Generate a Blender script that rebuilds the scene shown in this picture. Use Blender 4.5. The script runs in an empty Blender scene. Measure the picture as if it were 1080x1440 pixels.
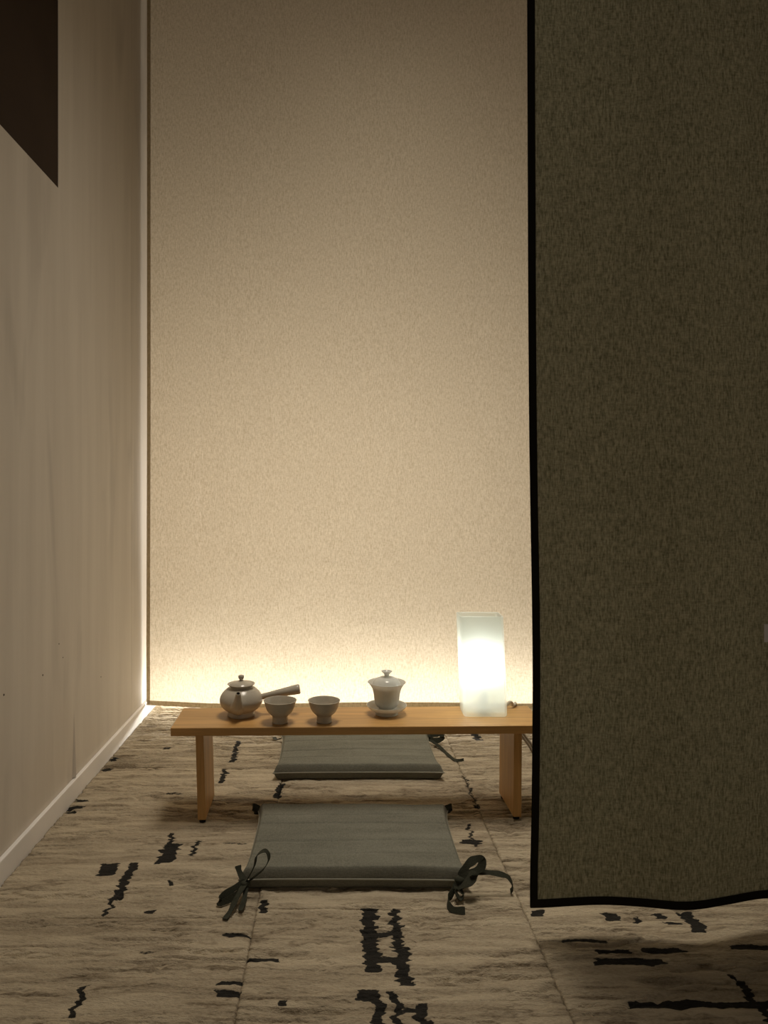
import bpy, math, random
import numpy as np
from mathutils import Vector, Matrix

scene = bpy.context.scene
COL = scene.collection

# ------------------------------------------------------------------ camera
cam_d = bpy.data.cameras.new('camera')
cam = bpy.data.objects.new('camera', cam_d)
COL.objects.link(cam)
cam.location = (0, 0, 0.9)
cam.rotation_euler = (math.radians(90), 0, 0)
cam_d.sensor_width = 36
cam_d.sensor_fit = 'AUTO'
cam_d.lens = 26
cam_d.shift_x = 65 / 1440
cam_d.shift_y = -26 / 1440
cam_d.clip_start = 0.02
scene.camera = cam

# ------------------------------------------------------------------ world, lights, exposure
world = bpy.data.worlds.new('world')
scene.world = world
world.use_nodes = True
world.node_tree.nodes['Background'].inputs[0].default_value = (1.0, 0.88, 0.74, 1)
world.node_tree.nodes['Background'].inputs[1].default_value = 0.15

vs = scene.view_settings
vs.view_transform = 'Standard'
vs.look = 'None'
vs.exposure = 0.03
vs.gamma = 1
vs.use_curve_mapping = False


def area(name, loc, rot, sx, sy, power, color, spread=180):
    d = bpy.data.lights.new(name, 'AREA')
    d.shape = 'RECTANGLE'
    d.size, d.size_y = sx, sy
    d.energy = power
    d.color = color
    d.spread = math.radians(spread)
    o = bpy.data.objects.new(name, d)
    COL.objects.link(o)
    o.location = loc
    o.rotation_euler = [math.radians(a) for a in rot]
    return o


# lamps standing on the floor in the space behind the beige curtain
area('backlight', (0.05, 4.30, 0.85), (264, 0, 0), 1.65, 0.6, 30, (1.0, 0.92, 0.80))
area('floor_strip', (0.10, 3.20, 0.060), (258, 0, 0), 1.74, 0.02, 9.5, (1.0, 0.98, 0.92))
# added overhead fill without a fixture: brightens floor and casts the green curtain's shadow
area('overhead_fill', (0.22, 2.08, 3.40), (0, 0, 0), 0.7, 1.1, 8.8, (1.0, 0.90, 0.76), 72)

# ------------------------------------------------------------------ helpers
rng = random.Random(4)


def link(name, me, mat=None, parent=None, smooth=True):
    if smooth:
        me.polygons.foreach_set('use_smooth', [True] * len(me.polygons))
    if mat is not None and not me.materials:
        me.materials.append(mat)
    o = bpy.data.objects.new(name, me)
    COL.objects.link(o)
    if parent is not None:
        o.parent = parent
    return o


def pymesh(name, verts, faces):
    me = bpy.data.meshes.new(name)
    me.from_pydata([tuple(v) for v in verts], [], [tuple(f) for f in faces])
    me.validate()
    me.update()
    return me


def thing(name, label, cat, loc=(0, 0, 0), rz=0, group=None):
    o = bpy.data.objects.new(name, None)
    COL.objects.link(o)
    o.empty_display_size = 0.05
    o.location = loc
    o.rotation_euler = (0, 0, rz)
    tag(o, label, cat, group)
    return o


def tag(o, label, cat, group=None):
    o['label'] = label
    o['category'] = cat
    if group:
        o['group'] = group
    return o


def structure(o):
    o['kind'] = 'structure'
    return o


def box_data(x0, x1, y0, y1, z0, z1, bevel=0.0):
    """verts, faces of a box with chamfered edges (bevel = 0: plain)"""
    if bevel <= 0:
        v = [(x, y, z) for z in (z0, z1) for y in (y0, y1) for x in (x0, x1)]
        f = [(0, 2, 3, 1), (4, 5, 7, 6), (0, 1, 5, 4), (2, 6, 7, 3), (0, 4, 6, 2), (1, 3, 7, 5)]
        return v, f
    import bmesh
    bm = bmesh.new()
    v, f = box_data(x0, x1, y0, y1, z0, z1)
    bv = [bm.verts.new(p) for p in v]
    for q in f:
        bm.faces.new([bv[i] for i in q])
    bmesh.ops.bevel(bm, geom=list(bm.edges), offset=bevel, segments=2, affect='EDGES', profile=0.5)
    bm.verts.index_update()
    vv = [tuple(p.co) for p in bm.verts]
    ff = [tuple(p.index for p in q.verts) for q in bm.faces]
    bm.free()
    return vv, ff


def box(name, b, mat, parent=None, bevel=0.0):
    v, f = box_data(*b, bevel=bevel)
    return link(name, pymesh(name, v, f), mat, parent, smooth=False)


def lathe(profile, seg=48, close=False):
    """profile: (r, z) list from the axis round and back to the axis"""
    verts, faces, rings = [], [], []
    for r, z in profile:
        if r < 1e-6:
            rings.append([len(verts)])
            verts.append((0, 0, z))
        else:
            rings.append(list(range(len(verts), len(verts) + seg)))
            verts += [(r * math.cos(2 * math.pi * k / seg), r * math.sin(2 * math.pi * k / seg), z) for k in range(seg)]
    for a, b in zip(rings, rings[1:]):
        for k in range(seg):
            k2 = (k + 1) % seg
            if len(a) == 1 and len(b) == 1:
                continue
            if len(a) == 1:
                faces.append((a[0], b[k2], b[k]))
            elif len(b) == 1:
                faces.append((a[k], a[k2], b[0]))
            else:
                faces.append((a[k], a[k2], b[k2], b[k]))
    return verts, faces


def smooth_profile(pts, n=4):
    """Catmull-Rom through (r, z) points"""
    out = []
    P = [pts[0]] + list(pts) + [pts[-1]]
    for i in range(1, len(P) - 2):
        p0, p1, p2, p3 = [np.array(p, float) for p in P[i - 1:i + 3]]
        for k in range(n):
            t = k / n
            q = 0.5 * (2 * p1 + (p2 - p0) * t + (2 * p0 - 5 * p1 + 4 * p2 - p3) * t * t + (3 * p1 - p0 - 3 * p2 + p3) * t ** 3)
            out.append(tuple(q))
    out.append(tuple(pts[-1]))
    return [(max(q[0], 0.0), *q[1:]) for q in out] if len(pts[0]) == 2 else out


def tube(path, radii, seg=16, cap=True, squash=1.0, ref=(0, 0, 1)):
    path = [Vector(p) for p in path]
    n = len(path)
    if not hasattr(radii, '__len__'):
        radii = [radii] * n
    verts, faces = [], []
    ref = Vector(ref)
    for i, p in enumerate(path):
        t = (path[min(i + 1, n - 1)] - path[max(i - 1, 0)]).normalized()
        s = t.cross(ref)
        if s.length < 1e-4:
            s = t.cross(Vector((1, 0, 0)))
        s.normalize()
        u = s.cross(t).normalized()
        for k in range(seg):
            a = 2 * math.pi * k / seg
            verts.append(p + s * (math.cos(a) * radii[i]) + u * (math.sin(a) * radii[i] * squash))
    for i in range(n - 1):
        for k in range(seg):
            k2 = (k + 1) % seg
            faces.append((i * seg + k, i * seg + k2, (i + 1) * seg + k2, (i + 1) * seg + k))
    if cap:
        faces.append(tuple(range(seg))[::-1])
        faces.append(tuple((n - 1) * seg + k for k in range(seg)))
    return verts, faces


def ribbon(pts, width, thick=0.0014, n=6, side=None):
    """flat band that follows the points; side = direction of the band's width"""
    path = [Vector(p) for p in smooth_profile([tuple(p) for p in pts], n)]
    verts, faces = [], []
    N = len(path)
    last = None
    for i, p in enumerate(path):
        t = (path[min(i + 1, N - 1)] - path[max(i - 1, 0)]).normalized()
        s = Vector(side) - t * t.dot(Vector(side))
        if s.length < 0.05 and last is not None:
            s = last
        s = s.normalized()
        last = s
        nn = t.cross(s).normalized()
        w = width * 0.5 * (1 + 0.12 * math.sin(i * 0.9))
        for a, b in ((-1, -1), (1, -1), (1, 1), (-1, 1)):
            verts.append(p + s * (a * w) + nn * (b * thick * 0.5))
    for i in range(N - 1):
        for k in range(4):
            k2 = (k + 1) % 4
            faces.append((i * 4 + k, i * 4 + k2, i * 4 + 4 + k2, i * 4 + 4 + k))
    faces.append((3, 2, 1, 0))
    faces.append(tuple((N - 1) * 4 + k for k in range(4)))
    return verts, faces


def merge(*parts):
    V, F = [], []
    for v, f in parts:
        o = len(V)
        V += list(v)
        F += [tuple(i + o for i in q) for q in f]
    return V, F


def hash2(ix, iy, seed):
    h = (ix.astype(np.int64) * 374761393 + iy.astype(np.int64) * 668265263 + seed * 1442695041) & 0xffffffff
    h = ((h ^ (h >> 13)) * 1274126177) & 0xffffffff
    h = (h ^ (h >> 16)) & 0xffffffff
    return h / 0xffffffff


def vnoise(x, y, seed=0):
    """value noise in [-1, 1]"""
    ix, iy = np.floor(x), np.floor(y)
    fx, fy = x - ix, y - iy
    fx, fy = fx * fx * (3 - 2 * fx), fy * fy * (3 - 2 * fy)
    a, b = hash2(ix, iy, seed), hash2(ix + 1, iy, seed)
    c, d = hash2(ix, iy + 1, seed), hash2(ix + 1, iy + 1, seed)
    return 2 * ((a * (1 - fx) + b * fx) * (1 - fy) + (c * (1 - fx) + d * fx) * fy) - 1


def grid_mesh(name, X, Y, Z, attrs=None):
    """X, Y, Z: 2-D arrays (rows, cols)"""
    r, c = X.shape
    co = np.stack([X, Y, Z], -1).reshape(-1, 3).astype(np.float32)
    i = (np.arange(r - 1)[:, None] * c + np.arange(c - 1)[None]).ravel()
    q = np.stack([i, i + 1, i + c + 1, i + c], 1).astype(np.int32)
    me = bpy.data.meshes.new(name)
    me.vertices.add(len(co))
    me.vertices.foreach_set('co', co.ravel())
    me.loops.add(q.size)
    me.loops.foreach_set('vertex_index', q.ravel())
    me.polygons.add(len(q))
    me.polygons.foreach_set('loop_start', np.arange(0, q.size, 4, dtype=np.int32))
    me.update(calc_edges=True)
    for k, a in (attrs or {}).items():
        at = me.attributes.new(k, 'FLOAT', 'POINT')
        at.data.foreach_set('value', a.ravel().astype(np.float32))
    return me


# ------------------------------------------------------------------ materials
class NT:
    def __init__(self, name):
        self.m = bpy.data.materials.new(name)
        self.m.use_nodes = True
        self.t = self.m.node_tree
        self.t.nodes.clear()
        self.out = self.t.nodes.new('ShaderNodeOutputMaterial')

    def n(self, kind, ins=None, **props):
        nd = self.t.nodes.new('ShaderNode' + kind)
        for k, v in props.items():
            setattr(nd, k, v)
        for k, v in (ins or {}).items():
            if hasattr(v, 'is_linked'):
                self.t.links.new(v, nd.inputs[k])
            else:
                if isinstance(v, (tuple, list)) and len(v) == 3 and nd.inputs[k].type == 'RGBA':
                    v = (*v, 1)
                nd.inputs[k].default_value = v
        return nd

    def coords(self, scale, kind='Object'):
        tc = self.n('TexCoord')
        return self.n('Mapping', {0: tc.outputs[kind], 3: scale}).outputs[0]

    def noise(self, vec, scale=1.0, detail=3.0, rough=0.5, dist=0.0):
        return self.n('TexNoise', {'Vector': vec, 'Scale': scale, 'Detail': detail, 'Roughness': rough, 'Distortion': dist}).outputs[0]

    def ramp(self, fac, a, b, c0=(0, 0, 0), c1=(1, 1, 1)):
        r = self.n('ValToRGB', {0: fac})
        e = r.color_ramp.elements
        e[0].position, e[1].position = a, b
        e[0].color, e[1].color = (*c0, 1), (*c1, 1)
        return r.outputs[0]

    def mix(self, fac, a, b, blend='MIX'):
        nd = self.t.nodes.new('ShaderNodeMix')
        nd.data_type = 'RGBA'
        nd.blend_type = blend
        for idx, v in ((0, fac), (6, a), (7, b)):
            if hasattr(v, 'is_linked'):
                self.t.links.new(v, nd.inputs[idx])
            else:
                nd.inputs[idx].default_value = (*v, 1) if isinstance(v, (tuple, list)) else v
        return nd.outputs[2]

    def math(self, op, a, b=0.0, clamp=False):
        nd = self.n('Math', {0: a, 1: b}, operation=op)
        nd.use_clamp = clamp
        return nd.outputs[0]

    def bump(self, h, strength=0.3, dist=0.01):
        return self.n('Bump', {'Height': h, 'Strength': strength, 'Distance': dist}).outputs[0]

    def bsdf(self, color, rough=0.6, spec=0.3, normal=None, **kw):
        b = self.n('BsdfPrincipled', {'Base Color': color, 'Roughness': rough, 'Specular IOR Level': spec, **kw})
        if normal is not None:
            self.t.links.new(normal, b.inputs['Normal'])
        return b.outputs[0]

    def done(self, shader):
        self.t.links.new(shader, self.out.inputs[0])
        return self.m


def mat_wall():
    m = NT('painted_wall')
    streak = m.noise(m.coords((1, 9, 0.7)), 1.6, 4, 0.55)
    fine = m.noise(m.coords((6, 40, 5)), 2.0, 3)
    smear = m.ramp(m.noise(m.coords((1, 5.5, 1.2)), 1.1, 3, 0.5, 0.5), 0.56, 0.78)
    c = m.mix(m.ramp(streak, 0.3, 0.7), (0.63, 0.57, 0.49), (0.70, 0.64, 0.555))
    c = m.mix(m.math('MULTIPLY', fine, 0.10), c, (0.45, 0.40, 0.34))
    c = m.mix(m.math('MULTIPLY', smear, 0.42), c, (0.33, 0.29, 0.25))
    return m.done(m.bsdf(c, 0.75, 0.2, m.bump(fine, 0.05, 0.002)))


def mat_plain(name, color, rough=0.6, spec=0.3, var=0.1, scale=6.0):
    m = NT(name)
    n = m.noise(m.coords((scale, scale, scale)), 1.0, 4)
    c = m.mix(m.ramp(n, 0.3, 0.7), tuple(k * (1 - var) for k in color), tuple(k * (1 + var) for k in color))
    return m.done(m.bsdf(c, rough, spec))


def mat_cloth(name, dark, light, trans, spec_hole=0.0, sx=420, sz=130, bump=0.25, glow=1.0, slubs=(170, 170, 80)):
    """woven curtain cloth: reflects part of the light and lets part of it through"""
    m = NT(name)
    warp = m.noise(m.coords((sx, sx, sz * 0.45)), 1.0, 2, 0.6)
    weft = m.noise(m.coords((sz * 0.55, sz * 0.55, sx)), 1.0, 2, 0.6)
    slub = m.noise(m.coords(slubs), 1.0, 3, 0.6)
    w = m.math('ADD', m.math('MULTIPLY', warp, 0.4), m.math('ADD', m.math('MULTIPLY', weft, 0.25), m.math('MULTIPLY', slub, 0.35)))
    f = m.ramp(w, 0.38, 0.62)
    c = m.mix(f, dark, light)
    nrm = m.bump(w, bump, 0.002)
    dif = m.n('BsdfDiffuse', {'Color': c, 'Normal': nrm}).outputs[0]
    tcol = m.mix(f, tuple(k * glow for k in dark), tuple(min(1, k * glow) for k in light))
    tr = m.n('BsdfTranslucent', {'Color': tcol, 'Normal': nrm}).outputs[0]
    s = m.n('MixShader', {0: trans, 1: dif, 2: tr}).outputs[0]
    if spec_hole > 0:
        hole = m.math('MULTIPLY', m.ramp(w, 0.52, 0.66), spec_hole)
        s = m.n('MixShader', {0: hole, 1: s, 2: m.n('BsdfTransparent').outputs[0]}).outputs[0]
    return m.done(s)


def mat_carpet():
    m = NT('carpet_pile')
    pat = m.n('Attribute', attribute_name='pattern').outputs['Fac']
    tone = m.n('Attribute', attribute_name='tone').outputs['Fac']
    fib = m.noise(m.coords((120, 330, 140), 'Object'), 1.0, 3, 0.65)
    c = m.mix(tone, (0.13, 0.095, 0.058), (0.50, 0.42, 0.30))
    c = m.mix(m.math('MULTIPLY', m.ramp(fib, 0.35, 0.7), 0.35), c, (0.66, 0.57, 0.42))
    edge = m.math('ADD', pat, m.math('MULTIPLY', m.math('SUBTRACT', fib, 0.5), 0.9))
    dk = m.ramp(edge, 0.42, 0.58)
    dcol = m.mix(fib, (0.006, 0.006, 0.006), (0.024, 0.024, 0.023))
    c = m.mix(m.math('MULTIPLY', dk, 0.97), c, dcol)
    return m.done(m.bsdf(c, 0.95, 0.08, m.bump(m.math('ADD', fib, m.math('MULTIPLY', m.noise(m.coords((45, 130, 45)), 1.0, 3, 0.6), 1.5)), 0.7, 0.006)))


def mat_wood(name='pine_wood', axis='x', base=(0.53, 0.30, 0.105)):
    m = NT(name)
    sc = (2.2, 34, 34) if axis == 'x' else (34, 34, 2.2)
    g = m.noise(m.coords(sc), 1.0, 5, 0.6, 0.6)
    fine = m.noise(m.coords(tuple(k * 5 for k in sc)), 1.0, 3, 0.6)
    c = m.mix(m.ramp(g, 0.3, 0.72), tuple(k * 0.72 for k in base), tuple(k * 1.25 for k in base))
    c = m.mix(m.math('MULTIPLY', m.ramp(fine, 0.4, 0.7), 0.25), c, tuple(k * 0.55 for k in base))
    tc = m.n('TexCoord')
    vor = m.n('TexVoronoi', {'Vector': m.n('Mapping', {0: tc.outputs['Object'], 3: (6, 14, 6)}).outputs[0], 'Scale': 1.0}).outputs[0]
    kn = m.ramp(vor, 0.04, 0.11, (1, 1, 1), (0, 0, 0))
    c = m.mix(m.math('MULTIPLY', kn, 0.75), c, tuple(k * 0.25 for k in base))
    return m.done(m.bsdf(c, 0.42, 0.4, m.bump(g, 0.06, 0.002)))


def mat_glaze(name, color, rough=0.22, through=0.0):
    m = NT(name)
    n = m.noise(m.coords((25, 25, 25)), 1.0, 4, 0.6)
    sp = m.noise(m.coords((400, 400, 400)), 1.0, 2, 0.5)
    c = m.mix(m.ramp(n, 0.3, 0.7), tuple(k * 0.9 for k in color), tuple(k * 1.08 for k in color))
    c = m.mix(m.math('MULTIPLY', m.ramp(sp, 0.62, 0.72), 0.3), c, tuple(k * 0.5 for k in color))
    s = m.bsdf(c, rough, 0.5, m.bump(n, 0.04, 0.002))
    if through > 0:
        s = m.n('MixShader', {0: through, 1: s, 2: m.n('BsdfTranslucent', {'Color': (0.96, 0.96, 0.92)}).outputs[0]}).outputs[0]
    return m.done(s)


def mat_frosted():
    m = NT('frosted_glass')
    n = m.noise(m.coords((60, 60, 60)), 1.0, 3)
    nrm = m.bump(n, 0.05, 0.001)
    tr = m.n('BsdfTranslucent', {'Color': (0.93, 0.97, 0.93)}).outputs[0]
    tp = m.n('BsdfTransparent', {'Color': (0.95, 0.98, 0.96)}).outputs[0]
    df = m.n('BsdfDiffuse', {'Color': (0.90, 0.94, 0.90)}).outputs[0]
    gl = m.n('BsdfGlossy', {'Color': (1, 1, 1), 'Roughness': 0.35, 'Normal': nrm}).outputs[0]
    s = m.n('MixShader', {0: 0.24, 1: tp, 2: tr}).outputs[0]
    s = m.n('MixShader', {0: 0.09, 1: s, 2: df}).outputs[0]
    s = m.n('MixShader', {0: 0.05, 1: s, 2: gl}).outputs[0]
    return m.done(s)


def mat_emit(name, color, strength):
    m = NT(name)
    return m.done(m.n('Emission', {0: color, 1: strength}).outputs[0])


def mat_fabric(name, a, b, rough=0.9):
    m = NT(name)
    w1 = m.noise(m.coords((500, 120, 500)), 1.0, 2)
    w2 = m.noise(m.coords((120, 500, 500)), 1.0, 2)
    big = m.noise(m.coords((7, 30, 7)), 1.0, 4)
    f = m.math('ADD', m.math('MULTIPLY', m.math('ADD', w1, w2), 0.35), m.math('MULTIPLY', big, 0.3))
    c = m.mix(m.ramp(f, 0.36, 0.64), a, b)
    return m.done(m.bsdf(c, rough, 0.15, m.bump(f, 0.25, 0.002)))


M_wall = mat_wall()
M_white = mat_plain('white_trim_paint', (0.86, 0.83, 0.80), 0.45, 0.4, 0.04)
M_dark = mat_plain('dark_brown_board', (0.052, 0.034, 0.022), 0.8, 0.1, 0.1)
M_ceil = mat_plain('dark_ceiling_paint', (0.20, 0.17, 0.14), 0.9, 0.1, 0.05)
M_subfloor = mat_plain('subfloor', (0.12, 0.10, 0.08), 0.9, 0.1)
M_carpet = mat_carpet()
M_beige = mat_cloth('beige_linen', (0.46, 0.385, 0.275), (0.68, 0.595, 0.46), 0.5, 0.05)
M_beige_hem = mat_cloth('beige_linen_hem', (0.40, 0.32, 0.20), (0.58, 0.48, 0.33), 0.2)
M_green = mat_cloth('olive_linen', (0.120, 0.114, 0.072), (0.31, 0.295, 0.205), 0.34, 0.02, sx=330, sz=150, slubs=(230, 230, 75))
M_binding = mat_plain('black_binding_tape', (0.018, 0.015, 0.010), 0.9, 0.1)
M_wood = mat_wood()
M_wood_leg = mat_wood('pine_wood_leg', 'z')
M_rubber = mat_plain('black_rubber', (0.01, 0.01, 0.01), 0.7, 0.2)
M_clay = mat_glaze('grey_stoneware_glaze', (0.50, 0.45, 0.365))
M_porc = mat_glaze('white_porcelain_glaze', (0.82, 0.82, 0.77), 0.15, 0.36)
M_spout_shade = mat_plain('spout_shade_paint', (0.01, 0.009, 0.008), 0.9, 0.0)
M_glass = mat_frosted()
M_bulb = mat_emit('bulb_glow', (1.0, 0.98, 0.93), 23)
M_socket = mat_plain('white_socket_plastic', (0.7, 0.7, 0.66), 0.4)
M_cord = mat_plain('beige_cord_plastic', (0.55, 0.48, 0.38), 0.5)
M_cushion = mat_fabric('grey_green_cotton', (0.115, 0.113, 0.088), (0.205, 0.200, 0.160))
M_piping = mat_plain('grey_green_piping', (0.26, 0.25, 0.20), 0.8, 0.1)
M_tie = mat_fabric('dark_green_ribbon', (0.026, 0.027, 0.018), (0.052, 0.053, 0.037))
M_card = mat_plain('white_card', (0.90, 0.86, 0.82), 0.7, 0.2, 0.03)

# ------------------------------------------------------------------ the room
WX = -0.788            # face of the left wall
SEAM_Y = 2.826

floor = structure(box('floor', (WX - 0.1, 2.7, -1.2, 4.75, -0.08, -0.014), M_subfloor))
wl = structure(box('wall_left', (WX - 0.12, WX - 0.025, -1.2, 4.75, -0.08, 3.42), M_dark))


def panel(y0, y1, hole=None):
    """wall sheet in front of the dark core; hole = (y, z) : everything nearer and higher is open"""
    x0, x1 = WX - 0.025, WX
    if hole is None:
        v, f = box_data(x0, x1, y0, y1, -0.01, 3.42, 0.0008)
    else:
        hy, hz = hole
        out = [(y0, -0.01), (y1, -0.01), (y1, 3.42), (hy, 3.42), (hy, hz), (y0, hz)]
        n = len(out)
        v = [(x0, a, b) for a, b in out] + [(x1, a, b) for a, b in out]
        f = [(0, 1, 4, 5), (1, 2, 3, 4), (n + 5, n + 4, n + 1, n), (n + 4, n + 3, n + 2, n + 1)]
        f += [(i, (i + 1) % n + 0, (i + 1) % n + n, i + n) for i in range(n)]
    return link('wall_panel', pymesh('wall_panel', v, f), M_wall, wl, smooth=False)


panel(-1.2, SEAM_Y - 0.001, (2.085, 1.761))
panel(SEAM_Y + 0.001, 4.75)
box('dark_board', (WX - 0.026, WX - 0.0015, -1.2, 2.085, 1.761, 3.42), M_dark, wl)

# wallpaper buckle near the skirting and some nail holes
prof = []
N = 24
vv, ff = [], []
for i in range(N + 1):
    t = i / N
    z = 0.056 + 0.20 * t
    w = 0.010 * (1 - t) ** 0.8 + 0.0008
    d = 0.009 * (1 - t) ** 0.9
    y = 2.205 + 0.004 * math.sin(2 * t)
    vv += [(WX - 0.001, y - w, z), (WX + d, y - w * 0.25, z), (WX + d * 0.7, y + w * 0.35, z), (WX - 0.001, y + w * 1.4, z)]
for i in range(N):
    for k in range(3):
        ff.append((i * 4 + k, i * 4 + k + 1, i * 4 + k + 5, i * 4 + k + 4))
link('wallpaper_buckle', pymesh('wallpaper_buckle', vv, ff), M_wall, wl)
for y, z, r in ((1.975, 0.415, 0.0028), (2.12, 0.43, 0.002), (2.09, 0.475, 0.0022), (1.745, 0.425, 0.003), (2.46, 0.29, 0.002)):
    v, f = lathe([(0, 0.0012), (r * 0.8, 0.0010), (r, 0.0), (0, 0.0)], 10)
    v = [(WX - 0.0002 + c, y + a, z + b) for a, b, c in v]
    link('nail_head', pymesh('nail_head', v, f), M_dark, wl)

structure(box('baseboard_left', (WX, WX + 0.012, -1.2, 4.75, -0.012, 0.053), M_white, bevel=0.0025))
structure(box('wall_back', (WX - 0.12, 2.82, 4.75, 4.85, -0.08, 3.42), M_wall))
structure(box('wall_right', (2.7, 2.82, -1.2, 4.75, -0.08, 3.42), M_wall))
structure(box('ceiling', (WX - 0.12, 2.82, -1.2, 4.85, 3.42, 3.5), M_ceil))

# ------------------------------------------------------------------ carpet tiles (parts of the floor)
# dark yarn figures of the carpet: (x0, x1, y0, y1, strength, shear dx over the length)
PATCH = [
    (-0.573, -0.529, 1.743, 1.803, 0.8, 0), (-0.446, -0.403, 1.803, 1.906, 0.8, 0), (-0.371, -0.359, 1.843, 1.926, 0.9, 0),
    (-0.415, -0.394, 1.584, 1.603, 0.85, 0), (-0.229, -0.176, 1.500, 1.517, 1, 0), (-0.172, -0.108, 1.424, 1.437, 0.9, 0),
    (-0.220, -0.176, 1.356, 1.367, 1, 0), (-0.222, -0.176, 1.327, 1.342, 1, 0), (-0.108, -0.092, 1.302, 1.315, 0.9, 0),
    (-0.170, -0.153, 1.589, 1.639, 1, 0), (-0.776, -0.736, 2.158, 2.180, 0.8, 0), (-0.776, -0.728, 2.110, 2.134, 0.9, 0),
    (-0.776, -0.746, 2.086, 2.104, 0.8, 0), (-0.188, -0.168, 2.187, 2.305, 0.95, 0), (-0.770, -0.743, 2.495, 2.524, 0.8, 0),
    (-0.771, -0.736, 2.405, 2.426, 0.7, 0), (0.051, 0.083, 1.393, 1.611, 0.85, 0), (0.109, 0.134, 1.449, 1.611, 0.72, 0),
    (0.111, 0.142, 1.350, 1.472, 0.75, 0), (0.081, 0.118, 1.503, 1.526, 0.8, 0), (0.075, 0.123, 1.420, 1.440, 0.9, 0),
    (0.060, 0.080, 1.20, 1.343, 0.85, 0), (0.036, 0.071, 1.316, 1.345, 1, 0), (0.095, 0.110, 1.20, 1.337, 0.95, 0),
    (0.110, 0.140, 1.285, 1.300, 0.7, 0), (0.133, 0.158, 1.20, 1.309, 0.8, 0), (0.414, 0.444, 1.578, 1.603, 1, 0),
    (0.562, 0.596, 1.557, 1.589, 0.8, 0), (0.625, 0.639, 1.552, 1.578, 0.9, 0), (0.676, 0.699, 1.570, 1.589, 0.9, 0),
    (0.685, 0.716, 1.545, 1.556, 0.9, 0), (0.492, 0.630, 1.414, 1.434, 1, 0), (0.510, 0.583, 1.447, 1.461, 0.9, 0),
    (0.603, 0.683, 1.451, 1.466, 0.85, 0), (0.451, 0.544, 1.481, 1.494, 0.7, 0), (0.514, 0.78, 1.293, 1.312, 1, 0),
    (0.773, 0.90, 1.458, 1.475, 0.95, 0), (0.318, 0.373, 1.899, 1.922, 1, 0), (0.348, 0.361, 1.887, 2.017, 0.66, 0),
    (0.393, 0.411, 2.113, 2.142, 1, 0), (-0.399, -0.364, 1.449, 1.461, 0.55, 0), (-0.397, -0.383, 1.706, 1.728, 0.85, 0),
    (-0.507, -0.484, 1.640, 1.803, 0.85, 0), (-0.503, -0.491, 1.575, 1.66, 0.85, 0), (-0.442, -0.428, 1.80, 1.966, 0.85, 0),
    (-0.467, -0.455, 1.270, 1.358, 0.95, 0), (-0.368, -0.346, 2.483, 2.697, 0.66, 0.0), (-0.374, -0.356, 2.300, 2.425, 0.85, 0),
    (0.728, 0.760, 1.515, 1.597, 0.8, 0), (0.730, 0.746, 1.250, 1.385, 0.9, 0), (0.28, 0.30, 2.02, 2.07, 0.6, 0),
    (-0.62, -0.59, 2.60, 2.63, 0.6, 0), (-0.30, -0.23, 1.90, 1.912, 0.55, 0), (-0.52, -0.47, 2.22, 2.235, 0.6, 0),
    (0.395, 0.408, 2.15, 2.36, 0.6, 0), (0.60, 0.63, 2.0, 2.2, 0.8, 0), (0.85, 0.9, 1.7, 1.95, 0.8, 0), (1.1, 1.25, 1.45, 1.48, 0.9, 0),
    (1.3, 1.33, 1.2, 1.5, 0.9, 0), (0.05, 0.09, 0.9, 1.1, 0.8, 0), (-0.5, -0.4, 0.95, 0.97, 0.9, 0), (0.5, 0.53, 2.7, 3.0, 0.8, 0),
]


def carpet_fields(X, Y, ox, oy):
    """height, tone and dark pattern of the pile at world X, Y; ox, oy shift the noise from tile to tile"""
    x, y = X + ox, Y + oy
    wob = 0.010 * vnoise(x * 5, y * 7, 1) + 0.004 * vnoise(x * 22, y * 22, 2)
    n1 = vnoise(x * 6, (y + wob) * 62, 3) + 0.65 * vnoise(x * 19, (y + wob) * 120, 4)
    crease = np.exp(-(n1 / 0.20) ** 2) * np.clip(0.55 + 1.1 * vnoise(x * 6, y * 20, 5), 0, 1)
    tuft = 0.5 * vnoise(x * 75, y * 110, 6) + 0.5 * vnoise(x * 150, y * 230, 7)
    h = -0.0075 * crease + 0.0016 * tuft + 0.0022 * vnoise(x * 14, y * 48, 8)
    tone = 0.70 + 0.24 * vnoise(x * 4, y * 60, 9) + 0.22 * vnoise(x * 14, y * 110, 10) + 0.12 * vnoise(x * 2.2, y * 3.1, 11)
    stripe = vnoise(x * 9, (y + wob) * 62, 12) - 0.50
    tone = tone - 0.75 * np.clip(stripe * 4, 0, 1) * np.clip(vnoise(x * 3, y * 5, 13) + 0.5, 0, 1)
    n2 = vnoise(x * 5 + 9, (y + wob) * 48, 17) + 0.5 * vnoise(x * 25, (y + wob) * 130, 18)
    tone = tone - 0.55 * np.exp(-(n2 / 0.13) ** 2) * np.clip(vnoise(x * 4, y * 16, 19) + 0.35, 0, 1)
    wx = 0.008 * vnoise(X * 9, Y * 170, 14) + 0.005 * vnoise(X * 20, Y * 70, 15)
    wy = 0.004 * vnoise(X * 45, Y * 40, 16)
    pat = np.zeros_like(X)
    for x0, x1, y0, y1, s, sh in PATCH:
        dx = np.minimum(X + wx - x0, x1 - X - wx)
        dy = np.minimum(Y + wy - y0, y1 - Y - wy)
        d = np.minimum(dx, dy)
        if d.max() < -0.02:
            continue
        pat = np.maximum(pat, s * np.clip(0.5 + d / 0.007, 0, 1))
    h = h - 0.0022 * np.clip(pat, 0, 1)
    return h, np.clip(tone, 0, 1), np.clip(pat, 0, 1)


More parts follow.
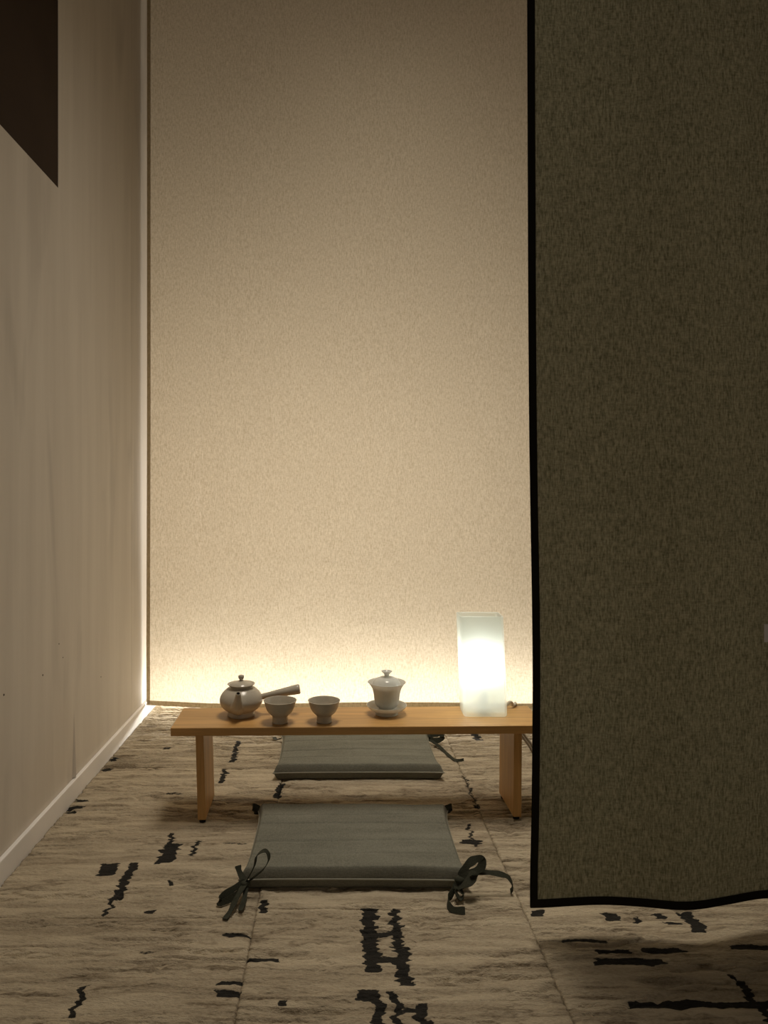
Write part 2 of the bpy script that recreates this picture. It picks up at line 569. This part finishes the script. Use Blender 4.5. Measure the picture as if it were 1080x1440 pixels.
TW, TL, GAP = 0.578, 0.853, 0.0006
cols = [-0.176 + TW * k for k in range(-1, 5)]
for ci, x0 in enumerate(cols):
    xa, xb = (WX + 0.0126 if ci == 0 else x0), min(x0 + TW, 2.69)
    oy0 = {0: 1.572, 1: 1.606}.get(ci, 1.606 + (0.42 if ci % 2 == 0 else 0.03))
    rows = [oy0 + TL * k for k in range(-4, 5)]
    for ri, y0 in enumerate(rows):
        ya, yb = max(y0, -1.19), min(y0 + TL, 4.74)
        if yb - ya < 0.03:
            continue
        near = (xa < 1.1 and yb > 1.15 and ya < 2.9)
        dx, dy = (0.0042, 0.0021) if near else (0.02, 0.012)
        a, b, c, d = xa + GAP, xb - GAP, ya + GAP, yb - GAP
        gx = np.linspace(a, b, max(3, int((b - a) / dx)))
        gy = np.linspace(c, d, max(3, int((d - c) / dy)))
        X, Y = np.meshgrid(gx, gy)
        h, tone, pat = carpet_fields(X, Y, 3.7 * ci + 1.3 * ri, 2.9 * ri + 0.7 * ci)
        # rounded rim of the tile, then a skirt down to the subfloor
        e = np.minimum(np.minimum(X - a, b - X), np.minimum(Y - c, d - Y))
        h = h - 0.0025 * np.exp(-(e / 0.003) ** 2)
        tone = np.clip(tone + 0.06 * (hash2(np.array(ci), np.array(ri), 5) - 0.5), 0, 1)

        def pad(A, lo=None):
            B = np.pad(A, 1, mode='edge')
            if lo is not None:
                B[0], B[-1], B[:, 0], B[:, -1] = lo, lo, lo, lo
            return B
        me = grid_mesh('carpet_tile', pad(X), pad(Y), pad(h, -0.014), {'tone': pad(tone), 'pattern': pad(pat)})
        link('carpet_tile', me, M_carpet, floor)

# ------------------------------------------------------------------ beige curtain
def sheet(name, x0, x1, z0, z1, nx, nz, fy, mat, parent, fx=None, fz=None):
    u, v = np.meshgrid(np.linspace(0, 1, nx), np.linspace(0, 1, nz))
    X = x0 + (x1 - x0) * u
    Z = z0 + (z1 - z0) * v
    Yv = fy(X, Z)
    if fz is not None:
        Z = Z + fz(X, Z)
    if fx is not None:
        X = X + fx(X, Z)
    return link(name, grid_mesh(name, X, Yv, Z), mat, parent)


bc = thing('curtain_panel', 'pale beige linen curtain glowing from the light behind it', 'curtain', (0, 2.98, 0))
BX0, BX1, BZ0, BZ1 = -0.768, 1.95, 0.044, 3.40


def by(X, Z):
    low = np.clip(1 - Z / 1.6, 0, 1)
    w = 0.0035 * np.sin(X * 6.1 + 0.6) * (0.4 + low)
    w = w + low * (0.006 * vnoise(X * 4.2 + Z * 1.5, Z * 2.6, 21) + 0.0022 * vnoise(X * 11 - Z * 5, Z * 9, 22))
    for (x0, z0, dx, dz, a, s) in ((-0.33, 0.27, 0.20, -0.16, 0.0045, 0.012), (-0.55, 0.22, 0.10, -0.16, 0.004, 0.012),
                                   (-0.10, 0.62, 0.16, -0.02, 0.0030, 0.008), (0.05, 0.36, 0.16, 0.03, 0.0030, 0.008),
                                   (-0.22, 0.55, -0.12, -0.22, 0.0035, 0.014), (0.40, 0.50, 0.03, -0.22, 0.003, 0.012)):
        L = math.hypot(dx, dz)
        t = ((X - x0) * dx + (Z - z0) * dz) / L / L
        p = ((X - x0) * dz - (Z - z0) * dx) / L
        w = w + a * np.exp(-(p / s) ** 2) * np.exp(-((t - 0.5) / 0.4) ** 4)
    return w


def bz(X, Z):
    k = np.clip(1 - (Z - BZ0) / 0.35, 0, 1)
    return k * (-0.006 * np.clip((X + 0.77) / 0.25, 0, 1) + 0.002 * np.sin(X * 5))


def bx(X, Z):
    return -0.004 * np.clip(1 - Z / 1.2, 0, 1) * np.exp(-((X + 0.77) / 0.2) ** 2)


sheet('cloth', BX0, BX1, BZ0, BZ1, 200, 260, by, M_beige, bc, bx, bz)
sheet('side_hem', BX0 - 0.001, BX0 + 0.0135, BZ0, BZ1, 4, 260, lambda X, Z: by(X, Z) - 0.0012, M_beige_hem, bc, bx, bz)
sheet('bottom_hem', BX0, BX1, BZ0 - 0.0005, BZ0 + 0.019, 200, 4, lambda X, Z: by(X, Z) - 0.0012, M_beige_hem, bc, bx, bz)

# ------------------------------------------------------------------ green curtain
gc = thing('curtain_panel', 'dark olive green linen curtain edged with black tape', 'curtain', (0, 1.5, 0))
GX0, GX1, GZ0, GZ1 = 0.392, 1.75, 0.062, 3.40


def gy(X, Z):
    low = np.clip(1.1 - Z / 2.6, 0.10, 1)
    kx = np.array([0.30, 0.40, 0.47, 0.55, 0.62, 0.70, 0.79, 0.89, 1.00, 1.12, 1.25, 1.40, 1.55, 1.70, 1.85])
    kv = np.array([0.00, 0.00, 0.008, 0.013, 0.004, -0.013, 0.006, 0.034, 0.020, -0.015, 0.010, 0.030, -0.005, 0.015, 0.02])
    fine = np.linspace(0.30, 1.85, 400)
    fv = np.interp(fine, kx, kv)
    ker = np.hanning(41)
    fv = np.convolve(np.pad(fv, 20, mode='edge'), ker / ker.sum(), 'valid')
    return low * (np.interp(X, fine, fv) * 1.15 + 0.004 * vnoise(X * 9, Z * 1.2, 31))


def gz(X, Z):
    return 0 * X


def gx(X, Z):
    k = np.exp(-((X - GX0) / 0.25) ** 2)
    return k * (-0.010 * np.clip(Z / 3, 0, 1) + 0.006 * np.exp(-((Z - 0.55) / 0.35) ** 2) - 0.002 * np.exp(-((Z - 0.1) / 0.1) ** 2))


sheet('cloth', GX0, GX1, GZ0, GZ1, 160, 240, gy, M_green, gc, gx, gz)
TAPE = 0.0140
sheet('side_binding', GX0 - 0.0012, GX0 + TAPE, GZ0, GZ1, 4, 240, lambda X, Z: gy(X, Z) - 0.0015, M_binding, gc, gx, gz)
sheet('side_binding', GX0 - 0.0012, GX0 + TAPE, GZ0, GZ1, 4, 240, lambda X, Z: gy(X, Z) + 0.0015, M_binding, gc, gx, gz)
sheet('bottom_binding', GX0 - 0.0012, GX1, GZ0 - 0.001, GZ0 + 0.0165, 160, 4, lambda X, Z: gy(X, Z) - 0.0015, M_binding, gc, gx, gz)
sheet('bottom_binding', GX0 - 0.0012, GX1, GZ0 - 0.001, GZ0 + 0.0165, 160, 4, lambda X, Z: gy(X, Z) + 0.0015, M_binding, gc, gx, gz)

# small white card pinned to the green curtain
card = tag(box('paper_card', (0.872, 0.932, 1.512, 1.5136, 0.596, 0.633), M_card, bevel=0.0004),
           'small white card fixed to the dark green curtain', 'card')

# ------------------------------------------------------------------ bench
BH = 0.265
bench_rz = math.radians(1.25)
BENCH_C = Vector((0.0575, 2.107, 0))
bench = thing('low_bench', 'long low pine bench with plank legs carrying tea things', 'bench', BENCH_C, bench_rz)
HL, HD, TT = 0.5125, 0.094, 0.0225
box('bench_top', (-HL, HL, -HD, HD, BH - TT, BH), M_wood, bench, bevel=0.0018)
for s in (-1, 1):
    # plank leg, foot set slightly inwards
    x0 = s * (HL - 0.0755)
    v, f = box_data(x0 - 0.011, x0 + 0.011, -HD + 0.012, HD - 0.012, 0.010, BH - TT, 0.0012)
    v = [(x - s * 0.007 * (1 - z / BH) if s < 0 else x - 0.002 * (1 - z / BH), y, z) for x, y, z in v]
    leg = link('leg', pymesh('leg', v, f), M_wood_leg, bench, smooth=False)
    for yy in (-HD + 0.026, HD - 0.026):
        v, f = lathe([(0, 0.0), (0.0085, 0.0), (0.009, 0.002), (0.009, 0.0105), (0, 0.0105)], 16)
        xx = x0 + (0.007 if s < 0 else -0.002)
        link('foot_pad', pymesh('foot_pad', [(a + xx, b + yy, c) for a, b, c in v], f), M_rubber, leg)


def on_bench(x, y):
    return (x, y, BH + 0.0004)


# ------------------------------------------------------------------ teapot
tp = thing('teapot', 'round grey stoneware teapot with a straight side handle and short spout', 'teapot', on_bench(-0.2765, 2.118))
outer = smooth_profile([(0.0385, 0.0), (0.0388, 0.006), (0.0372, 0.0135), (0.044, 0.0175), (0.0555, 0.0275), (0.0612, 0.041), (0.0598, 0.053),
                        (0.0525, 0.066), (0.041, 0.0765), (0.0325, 0.081), (0.0325, 0.0835), (0.0385, 0.0895), (0.0392, 0.0905)], 4)
inner = [(0.0375, 0.0905), (0.031, 0.0845), (0.029, 0.080), (0.048, 0.062), (0.055, 0.04), (0.045, 0.022), (0, 0.016)]
v, f = lathe([(0, 0.003), (0.033, 0.003), (0.0345, 0.0)] + outer + inner, 56)
link('body', pymesh('body', v, f), M_clay, tp)
v, f = lathe([(0, 0.0845), (0.0295, 0.0845), (0.0325, 0.0868), (0.0325, 0.0882)] + smooth_profile([(0.0320, 0.0890), (0.026, 0.0935), (0.015, 0.0972), (0.0055, 0.0990)], 4) + [(0, 0.099)], 48)
lid = link('lid', pymesh('lid', v, f), M_clay, tp)
v, f = lathe(smooth_profile([(0.0, 0.0975), (0.0062, 0.0980), (0.0052, 0.1015), (0.0074, 0.1055), (0.0084, 0.1095), (0.0068, 0.1140), (0.0, 0.1162)], 4), 28)
link('knob', pymesh('knob', v, f), M_clay, lid)
# spout: towards the viewer's side of the bench
path = smooth_profile([(-0.004, -0.038, 0.036), (-0.003, -0.055, 0.043), (-0.001, -0.066, 0.057), (0.001, -0.0735, 0.073), (0.002, -0.0790, 0.0835)], 5)
rad = [0.0245, 0.0245, 0.0240, 0.0230, 0.0212, 0.0192, 0.0172, 0.0152, 0.0140, 0.0130, 0.0120, 0.0110, 0.0102, 0.0095, 0.0089, 0.0083, 0.0078, 0.0074, 0.0071, 0.0070, 0.0070]
rad = rad[:len(path)]
v, f = tube(path, rad, 28, True, ref=(1, 0, 0))
sp = link('spout', pymesh('spout', v, f), M_clay, tp)
e, d = Vector(path[-1]), (Vector(path[-1]) - Vector(path[-3])).normalized()
v, f = tube([e - d * 0.003, e + d * 0.0006], [0.0046, 0.0046], 20, True, ref=(1, 0, 0))
link('spout_shade_plug', pymesh('spout_shade_plug', v, f), M_spout_shade, sp)  # solid plug, its near-black colour stands for shade inside the spout
# hollow straight handle
path = [(0.050, 0.006, 0.0485), (0.064, 0.006, 0.0525), (0.085, 0.007, 0.0568), (0.110, 0.008, 0.0618), (0.140, 0.009, 0.0675), (0.160, 0.010, 0.0712), (0.1655, 0.010, 0.0722), (0.1675, 0.010, 0.0726)]
v, f = tube(path, [0.0084, 0.0082, 0.0092, 0.0108, 0.0128, 0.0140, 0.0137, 0.0115], 28)
link('handle', pymesh('handle', v, f), M_clay, tp)


# ------------------------------------------------------------------ tea cups
def make_cup(label, x, y, rz, r=1.0):
    c = thing('tea_cup', label, 'cup', on_bench(x, y), rz, 'tea cups on the bench')
    outer = smooth_profile([(0.0215, 0.0), (0.0212, 0.008), (0.0210, 0.0165), (0.0235, 0.021), (0.0325, 0.0295), (0.0388, 0.041), (0.0420, 0.052), (0.0452, 0.0605), (0.0455, 0.0615)], 4)
    inner = smooth_profile([(0.0440, 0.0617), (0.0425, 0.0590), (0.0395, 0.051), (0.0360, 0.0405), (0.029, 0.0305), (0.017, 0.0245), (0.0, 0.0225)], 4)
    k = [(a * r, b * r) for a, b in outer + inner]
    v, f = lathe(k, 48)
    link('bowl', pymesh('bowl', v, f), M_clay, c)
    v, f = lathe([(0, 0.0035), (0.0170, 0.0035), (0.0180, 0.0), (0.0216, 0.0), (0.0218, 0.0025), (0.0214, 0.005), (0.0, 0.005)], 40)
    link('foot_ring', pymesh('foot_ring', [(a * r, b * r, q * r) for a, b, q in v], f), M_clay, c)
    return c


make_cup('small grey stoneware footed tea cup in front of the teapot handle', -0.1600, 2.050, 0.0, 1.01)
make_cup('small grey stoneware footed tea cup standing between the other cup and the lidded bowl', -0.0380, 2.055, 1.1, 0.985)

# ------------------------------------------------------------------ lidded bowl on its saucer
GXc, GYc = 0.141, 2.130
sc_ = thing('saucer', 'white porcelain saucer under the lidded tea bowl', 'saucer', on_bench(GXc, GYc))
outer = smooth_profile([(0.0325, 0.0), (0.0320, 0.006), (0.0325, 0.0095), (0.044, 0.0135), (0.053, 0.0195), (0.0572, 0.0262), (0.0573, 0.0272)], 4)
inner = smooth_profile([(0.0560, 0.0270), (0.050, 0.0212), (0.040, 0.0162), (0.0335, 0.0150), (0.0, 0.0150)], 3)
v, f = lathe([(0, 0.004), (0.028, 0.004), (0.029, 0.0)] + outer + inner, 56)
link('dish', pymesh('dish', v, f), M_porc, sc_)
gw = thing('lidded_tea_bowl', 'white porcelain lidded tea bowl with flared rim and domed lid', 'tea bowl', (GXc, GYc, BH + 0.0158))
outer = smooth_profile([(0.0230, 0.0), (0.0228, 0.004), (0.0285, 0.0075), (0.0340, 0.016), (0.0362, 0.030), (0.0385, 0.046), (0.0430, 0.061), (0.0515, 0.0735), (0.0548, 0.0765)], 4)
inner = smooth_profile([(0.0540, 0.0772), (0.0505, 0.0745), (0.0415, 0.062), (0.037, 0.046), (0.0345, 0.030), (0.030, 0.015), (0.0, 0.009)], 4)
v, f = lathe([(0, 0.002), (0.019, 0.002), (0.020, 0.0)] + outer + inner, 56)
link('bowl', pymesh('bowl', v, f), M_porc, gw)
v, f = lathe([(0, 0.082)] + smooth_profile([(0.010, 0.0815), (0.028, 0.076), (0.0395, 0.067), (0.0408, 0.0652), (0.0414, 0.0665), (0.0405, 0.0715), (0.0340, 0.0822), (0.0235, 0.0888), (0.012, 0.0915), (0.0068, 0.0922)], 4) + [(0.0, 0.0922)], 56)
lid = link('lid', pymesh('lid', v, f), M_porc, gw)
v, f = lathe([(0, 0.091)] + smooth_profile([(0.0078, 0.0915), (0.0072, 0.0965), (0.0095, 0.1020), (0.0152, 0.1068), (0.0155, 0.1078), (0.0145, 0.1080), (0.0088, 0.1035)], 4) + [(0, 0.1025)], 40)
link('knob', pymesh('knob', v, f), M_porc, lid)

# ------------------------------------------------------------------ table lamp
lamp = thing('table_lamp', 'glowing frosted white glass box lamp standing on the bench', 'lamp', on_bench(0.421, 2.140), math.radians(-1.5))


def rounded_rect(hx, hy, r, n=5):
    out = []
    for cx, cy, a0 in ((hx - r, hy - r, 0), (-hx + r, hy - r, 90), (-hx + r, -hy + r, 180), (hx - r, -hy + r, 270)):
        for k in range(n + 1):
            a = math.radians(a0 + 90 * k / n)
            out.append((cx + r * math.cos(a), cy + r * math.sin(a)))
    return out


def glass_box(hx, hy, h, th):
    lv = [(hx - 0.004, hy - 0.004, 0.0, 0.008), (hx, hy, 0.004, 0.010), (hx, hy, h * 0.5, 0.010), (hx, hy, h - 0.002, 0.010), (hx - 0.0015, hy - 0.0015, h, 0.009),
          (hx - th + 0.0015, hy - th + 0.0015, h, 0.006), (hx - th, hy - th, h - 0.002, 0.006), (hx - th, hy - th, h * 0.5, 0.006), (hx - th, hy - th, 0.010, 0.006)]
    V, F = [], []
    n = None
    for a, b, z, r in lv:
        ring = rounded_rect(a, b, r)
        n = len(ring)
        # hand-blown: leans a little to one side as it rises
        V += [(x - 0.011 * z / h, y + 0.002 * z / h, z) for x, y in ring]
    for i in range(len(lv) - 1):
        for k in range(n):
            k2 = (k + 1) % n
            F.append((i * n + k, i * n + k2, (i + 1) * n + k2, (i + 1) * n + k))
    F.append(tuple(range(n))[::-1])
    F.append(tuple((len(lv) - 1) * n + k for k in range(n)))
    return V, F


v, f = glass_box(0.0625, 0.0415, 0.285, 0.0055)
link('glass_shade', pymesh('glass_shade', v, f), M_glass, lamp)
v, f = lathe([(0, 0.011), (0.020, 0.011), (0.020, 0.016), (0.012, 0.019), (0.011, 0.095), (0.012, 0.110), (0, 0.110)], 28)
link('bulb_socket', pymesh('bulb_socket', v, f), M_socket, lamp)
v, f = lathe(smooth_profile([(0.0, 0.108), (0.013, 0.112), (0.017, 0.122), (0.026, 0.138), (0.0290, 0.153), (0.026, 0.168), (0.016, 0.179), (0.0, 0.183)], 4), 32)
link('bulb', pymesh('bulb', [(a - 0.007, b, c) for a, b, c in v], f), M_bulb, lamp)
cord = smooth_profile([(0.040, 0.040, 0.0045), (0.066, 0.048, 0.0055), (0.078, 0.046, 0.012), (0.084, 0.046, 0.0185), (0.0905, 0.048, 0.0175), (0.096, 0.054, 0.009),
                       (0.103, 0.066, 0.0052), (0.110, 0.086, 0.004), (0.114, 0.096, -0.020), (0.122, 0.104, -0.065), (0.138, 0.112, -0.092), (0.164, 0.12, -0.128),
                       (0.186, 0.13, -0.165), (0.25, 0.20, -0.240), (0.35, 0.30, -0.2595), (0.60, 0.45, -0.2595)], 6)
twin = [(x - 0.0045 * min(1, max(0, (0.0 - z) / 0.06)), y - 0.004, z - 0.0065 * min(1, max(0, -z / 0.06)) * (1 if z > -0.2 else 0)) for x, y, z in cord[30:82]]
v, f = merge(tube(cord, 0.0042, 10), tube(twin, 0.0042, 10))
link('power_cord', pymesh('power_cord', v, f), M_cord, lamp)


# ------------------------------------------------------------------ seat cushions
def cushion_outline(u, v, hx, hy):
    tipk = (np.abs(u) ** 6) * (np.abs(v) ** 6)
    x = u * hx * (1 - 0.012 * (1 - v ** 2)) + np.sign(u) * 0.010 * tipk
    y = v * hy * (1 - 0.010 * (1 - u ** 2)) + np.sign(v) * 0.004 * tipk
    return x, y


def make_cushion(label, loc, rz, hx, hy, t, seed, sag):
    c = thing('seat_cushion', label, 'cushion', loc, rz, 'flat seat cushions on the carpet')
    k = np.linspace(-1, 1, 161)
    k = np.sign(k) * (1 - (1 - np.abs(k)) ** 1.7)
    U, V = np.meshgrid(k, k)
    X, Y = cushion_outline(U, V, hx, hy)
    e = 0.011
    dxm, dym = hx * (1 - np.abs(U)), hy * (1 - np.abs(V))

    def prof(d):
        q = np.clip(d / e, 0, 1)
        return np.sin(q * math.pi / 2) ** 0.75
    p = prof(dxm) * prof(dym)
    wr = 0.0014 * vnoise(X * 6 + 3, Y * 30, seed) + 0.0012 * vnoise(X * 25, Y * 14, seed + 1)
    fold = np.zeros_like(X)
    for yy, a in ((-0.25 * hy, 0.0030), (0.28 * hy, 0.0028), (-0.62 * hy, 0.0012), (0.55 * hy, 0.0014)):
        fold -= a * np.exp(-((Y - yy - 0.004 * np.sin(X * 9 + seed)) / 0.0035) ** 2)
    fold -= 0.0012 * np.exp(-((X + 0.02) / 0.004) ** 2)
    top = t * 0.5 + p * (t * 0.5 + wr + fold + 0.004 * (1 - U ** 2) * (1 - V ** 2) + sag * 0.004 * np.exp(-((U - 0.35) / 0.35) ** 2) * np.clip(-V, 0, 1) ** 3)
    bot = t * 0.5 - p * t * 0.5
    n = len(k)
    A = np.stack([X, Y, top], -1).reshape(-1, 3)
    B = np.stack([X, Y, bot], -1).reshape(-1, 3)
    F = []
    for i in range(n - 1):
        for j in range(n - 1):
            a = i * n + j
            F.append((a, a + 1, a + n + 1, a + n))
            F.append((a + n * n, a + n + n * n, a + n + 1 + n * n, a + 1 + n * n))
    me = pymesh('cover', np.concatenate([A, B]), F)
    cov = link('cover', me, M_cushion, c)
    # piping round the seam
    ring = [(u, -1) for u in k] + [(1, v) for v in k[1:]] + [(u, 1) for u in k[::-1][1:]] + [(-1, v) for v in k[::-1][1:]]
    ru = np.array([r[0] for r in ring], float)
    rv = np.array([r[1] for r in ring], float)
    px, py = cushion_outline(ru, rv, hx, hy)
    v, f = tube([(a, b, t * 0.5) for a, b in zip(px, py)], 0.0022, 8, False)
    link('piping', pymesh('piping', v, f), M_piping, c)
    return c


def ties(c, name, bands):
    inv = (Matrix.Translation(c.location) @ Matrix.Rotation(c.rotation_euler.z, 4, 'Z')).inverted()
    parts = []
    for pts, w, side in bands:
        parts.append(ribbon([inv @ Vector(p) for p in pts], w, 0.0014, 6, side))
    v, f = merge(*parts)
    return link(name, pymesh(name, v, f), M_tie, c, smooth=False)


def knot(c, p, r):
    inv = (Matrix.Translation(c.location) @ Matrix.Rotation(c.rotation_euler.z, 4, 'Z')).inverted()
    q = inv @ Vector(p)
    v, f = lathe(smooth_profile([(0, -0.8 * r), (0.7 * r, -0.6 * r), (1.05 * r, 0), (0.75 * r, 0.6 * r), (0, 0.8 * r)], 3), 14)
    return link('tie_knot', pymesh('tie_knot', [(q[0] + a * 1.2, q[1] + b, q[2] + d) for a, b, d in v], f), M_tie, c)


def lift(pts, m=0.0035):
    return [(x, y, max(z, m)) for x, y, z in pts]


cu = make_cushion('flat grey-green seat cushion in front of the bench with bows at its corners', (0.040, 1.858, 0.001), math.radians(-0.4), 0.252, 0.182, 0.047, 50, 1.0)
ties(cu, 'corner_tie', [
    ([(-0.2053, 1.655, 0.0311), (-0.1867, 1.652, 0.0668), (-0.1809, 1.655, 0.0899), (-0.1622, 1.660, 0.0987), (-0.1542, 1.66, 0.0811), (-0.1649, 1.655, 0.0611), (-0.1836, 1.652, 0.0461), (-0.2033, 1.650, 0.0311)], 0.011, (0.35, 1, 0.2)),
    (lift([(-0.2069, 1.655, 0.0311), (-0.2318, 1.64, 0.0232), (-0.257, 1.62, 0.0137), (-0.2542, 1.612, 0.0072), (-0.2273, 1.63, 0.0129), (-0.2062, 1.65, 0.0258)], 0.008), 0.014, (0.2, 0.5, 0.8)),
    (lift([(-0.2065, 1.652, 0.0295), (-0.2198, 1.61, 0.0207), (-0.2298, 1.583, 0.0065), (-0.2382, 1.558, 0.003)]), 0.012, (1, -0.3, 0.1)),
    (lift([(-0.2047, 1.65, 0.0274), (-0.2047, 1.625, 0.0125), (-0.2095, 1.59, 0.0035)]), 0.011, (1, 0.1, 0.1)),
    ([(-0.2265, 1.678, 0.0560), (-0.2220, 1.671, 0.0450), (-0.2069, 1.655, 0.0295)], 0.013, (1, 0.4, 0)),
])
knot(cu, (-0.206, 1.652, 0.028), 0.009)
ties(cu, 'corner_tie', [
    ([(0.2753, 1.655, 0.0423), (0.2921, 1.66, 0.0668), (0.3122, 1.665, 0.0771), (0.3256, 1.66, 0.0748), (0.3183, 1.655, 0.0614), (0.2935, 1.65, 0.0496), (0.2745, 1.65, 0.0401)], 0.017, (-0.6, 0.5, 0.65)),
    ([(0.2785, 1.655, 0.0407), (0.2989, 1.645, 0.0538), (0.3003, 1.635, 0.0479), (0.283, 1.635, 0.0369), (0.2657, 1.645, 0.0269)], 0.018, (0.2, 0.8, 0.6)),
    (lift([(0.2753, 1.655, 0.0423), (0.3033, 1.66, 0.0493), (0.34, 1.66, 0.0493), (0.3751, 1.66, 0.0429), (0.3879, 1.66, 0.0317), (0.3927, 1.66, 0.0157), (0.3893, 1.666, 0.0029)]), 0.012, (0.1, 1, 0.7)),
    (lift([(0.2713, 1.65, 0.0369), (0.2531, 1.635, 0.018), (0.2411, 1.618, 0.0070), (0.2461, 1.59, 0.0060), (0.2728, 1.585, 0.0060)], 0.006), 0.014, (0.3, 0.5, 0.8)),
    (lift([(0.2657, 1.645, 0.0269), (0.2602, 1.63, 0.0223), (0.2687, 1.625, 0.0094), (0.2758, 1.63, 0.016), (0.2681, 1.64, 0.0248)], 0.009), 0.012, (0.2, 1, 0.3)),
])
knot(cu, (0.273, 1.652, 0.037), 0.010)
for s in (-1, 1):
    cx = 0.040 + s * 0.262
    ties(cu, 'corner_tie', [
        ([(cx - s * 0.006, 2.040, 0.030), (cx + s * 0.010, 2.046, 0.036), (cx + s * 0.013, 2.052, 0.026), (cx - s * 0.002, 2.05, 0.022)], 0.013, (0, 0.6, 1)),
        ([(cx - s * 0.004, 2.042, 0.026), (cx + s * 0.006, 2.055, 0.012), (cx - s * 0.02, 2.075, 0.004)], 0.011, (1, 0.5, 0)),
    ])

cb = make_cushion('flat grey-green seat cushion on the carpet between bench and glowing beige curtain', (0.064, 2.498, 0.001), math.radians(0.5), 0.258, 0.178, 0.047, 70, 0.0)
ties(cb, 'corner_tie', [
    ([(0.322, 2.660, 0.028), (0.345, 2.655, 0.034), (0.368, 2.648, 0.040), (0.372, 2.640, 0.026), (0.350, 2.642, 0.018), (0.322, 2.655, 0.022)], 0.018, (0, 0.4, 1)),
    (lift([(0.325, 2.655, 0.020), (0.352, 2.62, 0.010), (0.372, 2.56, 0.005), (0.386, 2.505, 0.004), (0.40, 2.485, 0.0035), (0.424, 2.487, 0.0035)]), 0.011, (1, 0.3, 0.3)),
])
knot(cb, (0.325, 2.658, 0.026), 0.009)
ties(cb, 'corner_tie', [
    (lift([(-0.19, 2.67, 0.022), (-0.205, 2.68, 0.014), (-0.222, 2.69, 0.005), (-0.235, 2.72, 0.004)]), 0.012, (1, 0.2, 0.2)),
])
